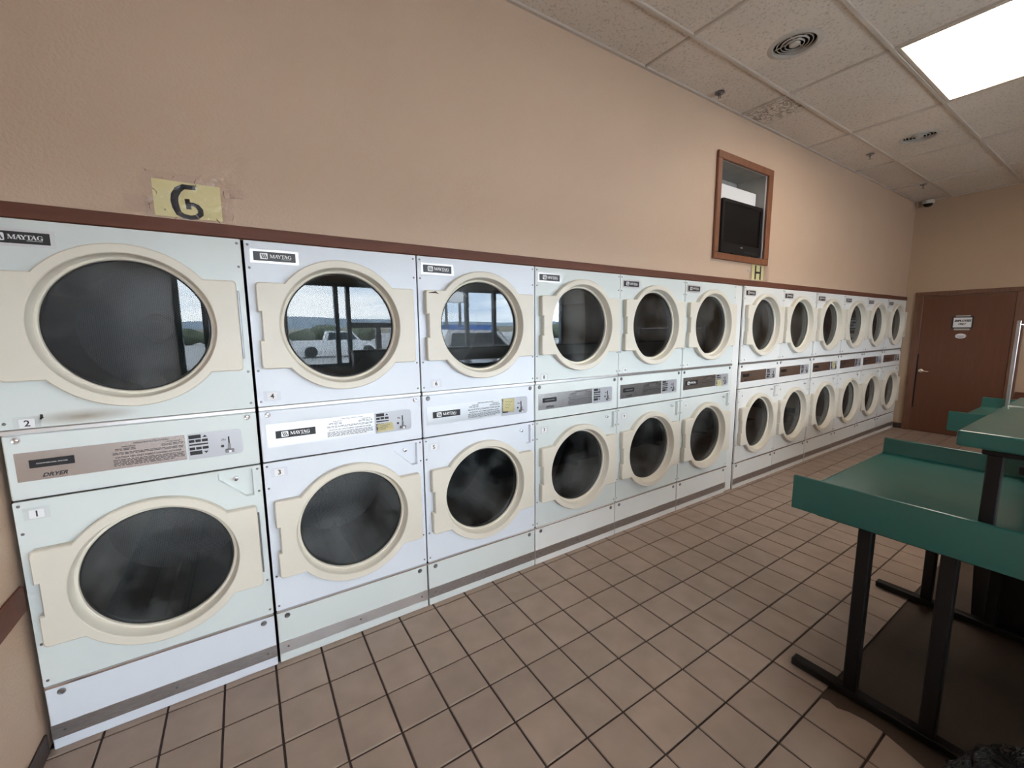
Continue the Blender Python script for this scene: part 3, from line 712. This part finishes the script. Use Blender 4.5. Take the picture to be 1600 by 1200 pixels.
# filler panels
tag(obj('filler_column', B(6 * W + .012, XS[6] - .004, .012, .05, 0, 1.922, bev=.004), 'enamel_white'), 'wide blank white metal filler panel between two dryers', 'panel')
tag(obj('filler_strip', B(XS[7] + W + .003, XS[8] - .003, .012, .05, 0, 1.922, bev=.003), 'enamel_white'), 'narrow white metal filler strip between two dryers', 'panel')

# sticky notes on the coin plates
def note(i, x0, x1, z0, z1, lab, tilt=0):
    bm = bmesh.new(); n = 6; g = []
    for r in range(n + 1):
        row = []
        for c in range(n + 1):
            u, v = c / n - .5, r / n - .5
            row.append(bm.verts.new((u * (x1 - x0), -.0045 - .006 * (.5 - v) ** 2 - .004 * max(0, u) * (.5 - v), v * (z1 - z0))))
        g.append(row)
    for r in range(n):
        for c in range(n): bm.faces.new((g[r][c], g[r][c + 1], g[r + 1][c + 1], g[r + 1][c]))
    bmesh.ops.solidify(bm, geom=bm.faces[:], thickness=.0006)
    t = tag(obj('paper_note', finish(bm), 'note_yellow', None, (XS[i] + (x0 + x1) / 2, -.0005, (z0 + z1) / 2), (0, tilt, 0)), lab, 'note', 'yellow notes stuck on the dryers')
    bm = bmesh.new(); w_, h_ = x1 - x0, z1 - z0
    for k in range(3):
        zc = h_ * (.26 - .22 * k); pts = [(-w_ * .33 + w_ * .6 * j / 9, zc + h_ * .06 * math.sin(j * 2.3 + k)) for j in range(10 - 2 * k)]
        stroke(bm, pts, .0012, -.0065 - .0015 * (k + 1), .0004)
    obj('handwriting', bm, 'print_dark', t)
note(1, .503, .582, 1.044, 1.084, 'wide low yellow paper note on the second dryer from the left wall', -.03)
note(2, .500, .580, 1.060, 1.136, 'tilted yellow paper note over the keys of the third dryer from the left wall', .08)
note(5, .506, .568, 1.034, 1.092, 'small yellow paper note left of the wide filler panel')
note(8, .525, .597, 1.062, 1.136, 'yellow paper note right of the narrow filler strip')

# ------------------------------------------------------------------ wall signs
def sleeve(x0, x1, z0, z1, seed, amp=.008):
    bm = bmesh.new(); nx, nz_ = 44, 26; g = []
    for r in range(nz_ + 1):
        row = []
        for c in range(nx + 1):
            u, v = c / nx, r / nz_; e = min(u, 1 - u, v, 1 - v)
            k = noise.noise(Vector((u * 12 + seed, v * 6, seed))) * amp * (1.2 - 1.6 * min(e, .5))
            row.append(bm.verts.new((x0 + u * (x1 - x0) + k, YB - .006 - abs(k) * .9 - .003 * (e < .12), z0 + v * (z1 - z0) + k * .6)))
        g.append(row)
    for r in range(nz_):
        for c in range(nx): bm.faces.new((g[r][c], g[r][c + 1], g[r + 1][c + 1], g[r + 1][c]))
    return finish(bm, 3)
def paper(x0, x1, z0, z1): return plate([[(x0, z0), (x1, z0 + .002), (x1, z1), (x0, z1)]], YB - .0028, YB - .0008)
t = thing('letter_sign', 'yellow paper sign with black letter G taped above the dryers', 'sign', (0, 0, 0))
obj('paper', paper(.470, .680, 1.986, 2.119), 'sign_yellow', t)
def gp(px_, py_): return (.47 + (px_ - 487) / 655 * .21, 2.119 - (py_ - (237 + .133 * (px_ - 470))) / 348 * .133)
bm = bmesh.new()
stroke(bm, [gp(*q) for q in [(896, 333), (850, 330), (780, 322), (725, 350), (690, 400), (680, 455), (690, 520), (712, 575), (760, 605), (830, 622), (885, 618), (925, 590), (925, 550), (900, 515), (862, 495), (815, 487)]],
       [.017, .017, .019, .023, .024, .024, .023, .021, .017, .016, .018, .019, .018, .016, .014, .013], YB - .0029)
stroke(bm, [gp(803, 440), gp(814, 540)], .016, YB - .0032)
obj('letter', bm, 'label_black', t)
obj('plastic_sleeve', sleeve(.440, .722, 1.979, 2.146, 2.2, .014), 'clear_film', t)
obj('sleeve_tape', sleeve(.385, .455, 1.99, 2.05, 5.2, .004), 'clear_film', t); obj('sleeve_tape', sleeve(.71, .76, 2.08, 2.12, 7.2, .004), 'clear_film', t)
t = thing('letter_sign', 'yellow paper sign with black letter H under the television frame', 'sign', (0, 0, 0))
obj('paper', paper(4.706, 4.912, 1.986, 2.1235), 'sign_yellow', t)
bm = bmesh.new(); stroke(bm, [(4.768, 2.118), (4.768, 1.992)], .024, YB - .0029); stroke(bm, [(4.856, 2.118), (4.856, 1.992)], .024, YB - .0029); stroke(bm, [(4.775, 2.054), (4.85, 2.056)], .018, YB - .0031)
obj('letter', bm, 'label_black', t)
obj('plastic_sleeve', sleeve(4.66, 5.00, 1.980, 2.122, 9.1, .006), 'clear_film', t)
tag(obj('wall_hook', lathe([(0, -.012), (.008, -.012), (.010, -.004), (.012, 0)], 12, 'y', 4.640, YB, 2.065, B(4.632, 4.648, YB - .006, YB, 2.03, 2.09, bev=.003)), 'white_plastic'), 'small white plastic hook beside the letter H sign', 'hook')

# television in a framed wall niche
fr = struct('trim_4', bmesh.new(), None) if False else None
t = thing('niche_frame', 'dark wooden frame around the wall niche of the television', 'frame', (0, 0, 0))
for nm, a in (('top_rail', (4.06, 4.945, -.004, YB, 2.918, 2.978)), ('bottom_rail', (4.06, 4.945, -.004, YB, 2.124, 2.178)), ('side_rail', (4.06, 4.118, -.004, YB, 2.178, 2.918)), ('side_rail', (4.868, 4.945, -.004, YB, 2.178, 2.918))):
    obj(nm, B(*a, bev=.004), 'frame_wood', t)
nb = struct('wall_niche_back', B(4.09, 4.895, .305, .315, 2.15, 2.945), 'niche_grey')
for nm, a in (('left', (4.09, 4.108, .033, .305, 2.15, 2.945)), ('right', (4.877, 4.895, .033, .305, 2.15, 2.945)), ('top', (4.108, 4.877, .033, .305, 2.932, 2.945)), ('sill', (4.108, 4.877, .033, .305, 2.15, 2.1645))): struct('wall_niche_' + nm, B(*a), 'niche_grey')
obj('niche_edge', plate([[(4.112, 2.1665), (4.873, 2.1665), (4.873, 2.928), (4.112, 2.928)], [(4.119, 2.1735), (4.866, 2.1735), (4.866, 2.921), (4.119, 2.921)]], YB - .0005, YB + .01), 'paper_white', bpy.data.objects['wall_back'])
tag(obj('backing_board', B(4.125, 4.86, .105, .118, 2.167, 2.785, bev=.002), 'paper_white'), 'white board standing behind the television in the niche', 'board')
t = thing('television', 'black flat television standing in the wall niche', 'television', (4.53, .03, 2.1655))
bm = plate([rounded(-.325, .325, .03, .472, .012), [(-.293, .115), (.293, .115), (.293, .445), (-.293, .445)]], 0, .05); obj('bezel', bm, 'tv_black', t)
obj('screen', B(-.294, .294, .006, .01, .114, .446), 'tv_screen', t); obj('back_cover', B(-.29, .29, .05, .07, .06, .44, bev=.01), 'tv_black', t)
obj('stand', B(-.15, .15, -.005, .06, 0, .031, bev=.006), 'tv_black', t); obj('brand_mark', B(-.018, .018, -.001, 0, .085, .093), 'badge_silver', t)
obj('speaker_grille', B(.05, .28, -.0008, 0, .045, .065), 'rubber', t)

# ------------------------------------------------------------------ end wall: brown door with casing, sign, camera
dr = bpy.data.objects.new('door_1', None); COL.objects.link(dr); dr['kind'] = 'structure'
obj('door_leaf', B(XE - .030, XE - .002, -1.055, -.190, .006, 1.965, bev=.003), 'door_wood', dr)
for a in ((-.190, -.100, 0, 1.972), (-1.145, -1.055, 0, 1.972)): obj('casing', B(XE - .036, XE, *a, bev=.006, seg=2), 'casing_wood', dr)
obj('casing', B(XE - .036, XE, -1.145, -.100, 1.972, 2.03, bev=.006, seg=2), 'casing_wood', dr)
h = obj('door_handle', lathe([(.028, 0), (.028, -.006), (.014, -.012), (.010, -.045), (0, -.046)], 20, 'x', XE - .030, -.245, .895), 'brass', dr)
bm = bmesh.new(); tube(bm, [(XE - .070, -.243, .895), (XE - .074, -.28, .896), (XE - .072, -.335, .893)], .009, 10); obj('lever', bm, 'brass', h)
obj('dark_edge_strip', B(XE - .034, XE - .030, -.206, -.191, .35, 1.14, bev=.001), 'black_steel', dr)  # dark strip along the handle-side edge of the door leaf
t = thing('door_sign', 'framed white EMPLOYEES ONLY sign on the brown door', 'sign', (XE - .0305, -.604, 1.590), -PI / 2)
obj('frame', plate([rounded(-.103, .103, -.081, .081, .004, 2), rounded(-.088, .088, -.066, .066, .002, 2)], -.008, 0), 'label_black', t)
obj('board', B(-.09, .09, -.004, 0, -.068, .068), 'paper_white', t)
obj('lettering', text('EMPLOYEES', .037, .05, .25, width=.162), 'print_dark', t, (0, -.0046, .022)); obj('lettering', text('ONLY', .037, .05, .25, width=.076), 'print_dark', t, (-.004, -.0046, -.022))
obj('tape', B(-.075, .075, -.0012, 0, -.105, -.081), 'niche_grey', t); obj('tape', B(-.07, .07, -.0012, 0, .081, .098), 'niche_grey', t)
t = thing('round_sticker', 'small pale oval sticker under the door sign', 'sticker', (XE - .0305, -.602, 1.405), -PI / 2)
el = [(.053 * math.cos(a), .034 * math.sin(a)) for a in [k * PI / 16 for k in range(32)]]
obj('sticker', plate([el], -.0014, 0), 'paper_white', t); obj('band', B(-.050, .050, -.0019, -.0012, -.003, .004), 'screw_metal', t)
obj('print', plate([[(x * .6, z * .3 - .017) for x, z in el]], -.0019, -.0012), 'grey_plate', t)
t = thing('security_camera', 'white dome security camera in the ceiling corner', 'camera', (XE - .075, -.125, CZ))
obj('base', lathe([(0, -.002), (.06, -.002), (.066, -.012), (.066, -.045), (.058, -.052), (0, -.052)], 28, 'z'), 'white_plastic', t)
obj('dome', lathe([(.050, -.050), (.048, -.066), (.038, -.083), (.02, -.092), (0, -.094)], 28, 'z'), 'tv_screen', t)
obj('cable_cover', B(.0, .074, .105, .128, -.07, -.002, bev=.006), 'end_wall_paint', t)

# ceiling vents and sprinklers
def vent(x, y, lab):
    t = thing('ceiling_vent', lab, 'vent', (x, y, CZ + .010), group='round ceiling vents')
    obj('rim', finish(lathe([(.117, .014), (.117, -.002), (.122, -.006), (.142, -.005), (.150, -.001), (.150, .0)], 40, 'z'), .5), 'vent_white', t)
    obj('throat', lathe([(0, .058), (.1215, .058), (.1215, .001)], 40, 'z'), 'gap_black', t)
    for r, dz in ((.099, .004), (.076, .001), (.053, -.002)): obj('ring', finish(lathe([(r + .001, .007 + dz), (r, dz), (r - .004, dz - .001), (r - .003, .006 + dz)], 36, 'z'), .8), 'vent_white', t)
    obj('hub', finish(lathe([(.031, .006), (.029, -.003), (.022, -.006), (0, -.007)], 28, 'z'), .6), 'vent_white', t)
    bm = bmesh.new()
    for a in (0, PI / 2):
        c, q = math.cos(a) * .118, math.sin(a) * .118; tube(bm, [(-c, -q, .026), (c, q, .026)], .004, 6)
    obj('cross_bar', bm, 'vent_white', t)
for v in VENTS.values(): vent(*v)
def sprinkler(x, y, lab):
    t = thing('sprinkler_head', lab, 'sprinkler', (x, y, CZ + .004), group='ceiling sprinklers')
    obj('escutcheon', finish(lathe([(.016, -.006), (.030, -.007), (.036, -.001), (.036, .001)], 24, 'z'), .6), 'screw_metal', t)
    bm = lathe([(.010, 0), (.010, -.022), (0, -.022)], 12, 'z'); tube(bm, [(.010, 0, -.02), (.014, 0, -.032), (.004, 0, -.046)], .0025, 6); tube(bm, [(-.010, 0, -.02), (-.014, 0, -.032), (-.004, 0, -.046)], .0025, 6)
    obj('head', bm, 'screw_metal', t); obj('deflector', lathe([(0, -.046), (.016, -.046), (.016, -.049), (0, -.049)], 14, 'z'), 'chrome', t)
sprinkler(3.89, -.085, 'ceiling sprinkler left of the stained tile'); sprinkler(6.31, -.268, 'ceiling sprinkler beside the farther round vent'); sprinkler(8.05, -.28, 'ceiling sprinkler nearest the security camera')

# ------------------------------------------------------------------ green folding tables
def prof_extrude(prof, y0, y1):
    bm = bmesh.new(); a = [bm.verts.new((x, y0, z)) for x, z in prof]; b = [bm.verts.new((x, y1, z)) for x, z in prof]; n = len(prof)
    for i in range(n): bm.faces.new((a[i], a[(i + 1) % n], b[(i + 1) % n], b[i]))
    bm.faces.new(a); bm.faces.new(b[::-1])
    es = [e for e in bm.edges if abs(e.verts[0].co.y - e.verts[1].co.y) < 1e-6]
    bmesh.ops.bevel(bm, geom=es, offset=.002, segments=2, affect='EDGES')
    return finish(bm, .5)
TW, TY0, TY1 = 1.14, -2.72, -1.272
def lip_profile():
    z0, zs, zt = .755, .812, .902; p = [(0, z0), (0, zt - .006), (.002, zt - .002), (.006, zt), (.014, zt), (.018, zt - .002), (.020, zt - .006), (.021, zs + .016), (.026, zs + .005), (.037, zs)]
    q = [(TW - x, z) for x, z in p[::-1]]
    return p + q + [(TW - .02, z0), (TW - .02, zs - .03), (.02, zs - .03), (.02, z0)]
def folding_table(x, lab):
    t = thing('folding_table', lab, 'table', (x, 0, 0), group='green folding tables')
    obj('tabletop', prof_extrude(lip_profile(), TY0, TY1), 'table_green', t)
    for lx in (.042, TW - .042):
        f = obj('foot_bar', B(lx - .024, lx + .024, TY0 + .05, -1.315, .006, .040, bev=.006, seg=2), 'black_steel', t)
        for ly in (-1.53, -1.765, -2.24, -2.47): obj('leg', B(lx - .0225, lx + .0225, ly - .0225, ly + .0225, .040, .75, bev=.004), 'black_steel', t)
        obj('top_rail', B(lx - .018, lx + .018, TY0 + .1, -1.36, .742, .781, bev=.003), 'black_steel', t)
    return t
folding_table(2.702, 'green laminate folding table with raised edges nearest the camera')
folding_table(5.190, 'green laminate folding table with raised edges in front of the brown door')
t = thing('raised_shelf', 'flat green laminate shelf on black legs standing on the near table', 'shelf', (2.700, 0, 0))
obj('shelf_top', B(0, 1.16, -2.27, -1.745, 1.147, 1.2, bev=.007, seg=3), 'table_green', t)
for lx in (.062, 1.08):
    obj('foot_bar', B(lx - .018, lx + .018, -2.22, -1.787, .842, .880, bev=.004), 'black_steel', t)
    for fy in (-1.83, -2.18): obj('foot_pad', B(lx - .016, lx + .016, fy - .02, fy + .02, .8122, .842), 'rubber', t)
    for ly in (-1.832, -2.18): obj('leg', B(lx - .0185, lx + .0185, ly - .0185, ly + .0185, .880, 1.125, bev=.003), 'black_steel', t)
    obj('top_rail', B(lx - .015, lx + .015, -2.24, -1.80, 1.122, 1.147, bev=.003), 'black_steel', t)
t = thing('garment_rail', 'pale metal garment rail with square post on the far green table', 'rail', (6.29, 0, 0))
for y in (-1.425, -2.60):
    obj('post', B(-.012, .012, y - .012, y + .012, .8125, 1.586, bev=.003), 'worn_aluminium', t)
    obj('foot_plate', B(-.016, .016, y - .045, y + .045, .8122, .818), 'worn_aluminium', t)
bm = bmesh.new(); tube(bm, [(0, -1.43, 1.547), (0, -2.6, 1.547)], .011, 12); obj('rail_tube', finish(bm, .8), 'chrome', t)
# black bin in the shade under the near table
t = thing('storage_bin', 'black plastic bin in the shade under the near green table', 'bin', (4.07, -2.02, 0))
bm = bmesh.new(); rings = []
for hx, hy, z in ((.19, .33, -.004), (.20, .345, .3), (.215, .36, .64), (.225, .37, .64), (.225, .37, .66), (.20, .345, .66), (.18, .32, .02)):
    rings.append([bm.verts.new((sx * hx, sy * hy, z)) for sx, sy in ((-1, -1), (1, -1), (1, 1), (-1, 1))])
for a, b in zip(rings, rings[1:]):
    for k in range(4): bm.faces.new((a[k], a[(k + 1) % 4], b[(k + 1) % 4], b[k]))
bm.faces.new(rings[-1]); bm.faces.new(rings[0]); obj('tub', bm, 'black_plastic', t); obj('rim', plate([rounded(-.23, .23, -.375, .375, .03), rounded(-.205, .205, -.35, .35, .02)], .655, .67), 'black_plastic', t).rotation_euler = (-PI / 2, 0, 0)
bpy.data.objects.remove([o for o in t.children if o.name.startswith('rim')][0])
for sy in (-1, 1): obj('handle', B(-.07, .07, sy * .372 - .012, sy * .372 + .012, .59, .625, bev=.006), 'black_plastic', t)
# crumpled black bag at the near corner of the bare patch
t = thing('trash_bag', 'crumpled black plastic trash bag on the floor in front of the near table', 'bag', (2.46, -2.085, 0))
bm = bmesh.new(); bmesh.ops.create_icosphere(bm, subdivisions=5, radius=1)
for v in bm.verts:
    d = v.co.normalized(); k = 1 + .20 * noise.noise(d * 2.1 + Vector((4, 1, 2))) + .10 * abs(noise.noise(d * 6)) + .05 * abs(noise.noise(d * 14))
    z = d.z * .17 * k + .15
    v.co = (d.x * .215 * k, d.y * .215 * k, max(z, .002) if z < .03 else z)
obj('bag_body', finish(bm, 3), 'bag_plastic', t)
bm = bmesh.new(); bmesh.ops.create_icosphere(bm, subdivisions=4, radius=1)
for v in bm.verts:
    d = v.co.normalized(); k = 1 + .5 * noise.noise(d * 4); v.co = (d.x * .05 * k, d.y * .05 * k, .335 + d.z * .035 * k)
obj('bag_knot', finish(bm, 3), 'bag_plastic', t)

# ------------------------------------------------------------------ seen in the dryer glass: washers, cars, sign, trees
def washer(x, y, lab, rz=0):
    t = thing('washing_machine', lab, 'washing machine', (x, y, 0), rz, 'top-loading washers by the windows')
    obj('body', B(-.33, .33, -.33, .33, .02, .93, bev=.012, seg=2), 'enamel_white', t)
    obj('lid', B(-.29, .29, -.31, .14, .93, .95, bev=.008), 'enamel_grey', t)
    c = obj('console', B(-.33, .33, .17, .33, .93, 1.12, bev=.015, seg=2), 'storefront_metal', t); obj('coin_box', B(-.12, .12, .12, .18, .96, 1.08, bev=.006), 'brushed_steel', c)
    for s in (-1, 1): obj('foot', lathe([(0, 0), (.02, 0), (.02, .02)], 10, 'z', s * .27, -.27), 'rubber', t)
WL = ['end washer of the window row, nearest the shop door', 'second washer of the window row from the shop door', 'third washer of the window row from the shop door', 'fourth washer of the window row from the shop door', 'fifth washer of the window row from the shop door', 'washer of the window row nearest the end wall']
for k in range(6): washer(2.75 + .72 * k, -3.13, WL[k], PI)
t = thing('shading_partition', 'low wall behind the washing machines, added to shade the lower far dryers', 'partition', (0, 0, 0))  # added low wall: blocks window light from lower far dryers, matches dark reflections
obj('core', B(1.9, 8.2, -3.62, -3.48, 0, 1.27), 'enamel_grey', t); obj('cap', B(1.88, 8.22, -3.64, -3.46, 1.27, 1.30, bev=.006), 'storefront_metal', t)
def pickup(x, y, rz, lab):
    t = thing('pickup_truck', lab, 'truck', (x, y, -.12), rz, 'parked pickup trucks')
    pr = [(-2.6, .45), (2.6, .45), (2.65, .9), (1.3, 1.05), (.75, 1.65), (-.75, 1.68), (-.95, 1.08), (-2.65, 1.05)]
    b = plate([pr], -.9, .9); obj('truck_body', b, 'truck_white', t)
    for s in (-1, 1):
        obj('side_window', plate([[(-.68, 1.12), (1.08, 1.12), (.68, 1.58), (-.62, 1.58)]], s * .905 - .004, s * .905 + .004), 'truck_glass', t)
        for wx in (-1.7, 1.7): obj('wheel', finish(lathe([(0, -.12), (.2, -.12), (.37, -.1), (.37, .1), (.2, .12), (0, .12)], 20, 'y', wx, s * .82, .37), .6), 'rubber', t)
    bm = bmesh.new(); vs = [bm.verts.new(v) for v in ((1.27, -.8, 1.09), (1.27, .8, 1.09), (.82, .75, 1.60), (.82, -.75, 1.60))]; bm.faces.new(vs); bmesh.ops.solidify(bm, geom=bm.faces[:], thickness=.02)
    obj('windshield', bm, 'truck_glass', t).location = (.03, 0, .02)
pickup(6.6, -9.6, .25, 'white pickup truck parked close outside the shop window'); pickup(6.0, -27, .1, 'white pickup truck parked farther across the lot')
t = thing('roadside_sign', 'tall white roadside sign on two posts across the lot', 'sign', (17.5, -34, -.12))
for s in (-1, 1): obj('post', B(s * .7 - .1, s * .7 + .1, -.1, .1, 0, 4.5), 'storefront_metal', t)
obj('sign_box', B(-1.1, 1.1, -.25, .25, 4.2, 8.2, bev=.1), 'paper_white', t); obj('sign_print', plate([rounded(-.5, .5, 5.3, 7.4, .4), rounded(-.15, .15, 5.8, 6.9, .1)], .255, .26), 'sign_red', t)
t = thing('shed', 'low building with blue roof across the lot', 'building', (26, -56, -.12))
obj('wall', B(-7, 7, -3, 3, 0, 1.6), 'truck_white', t); bm = plate([[(-7.2, 1.6), (7.2, 1.6), (6.6, 2.4), (-6.6, 2.4)]], -3.3, 3.3); obj('roof', bm, 'blue_paint', t)
bm = bmesh.new()
for k in range(46):
    x, y, q = -60 + k * 3.4 + random.uniform(-1, 1), -66 + random.uniform(-5, 5), random.uniform(1.0, 1.9)
    d = bmesh.ops.create_icosphere(bm, subdivisions=2, radius=1)['verts']
    for v in d: c = v.co * (1 + .35 * noise.noise(v.co * 2.3 + Vector((k, 0, 0)))); v.co = Vector((x + c.x * q * 1.4, y + c.y * q, (c.z * .8 + .8) * q - .12))
tag(obj('tree_line', bm, 'leaf', kind='stuff'), 'row of green trees beyond the parking lot', 'trees')
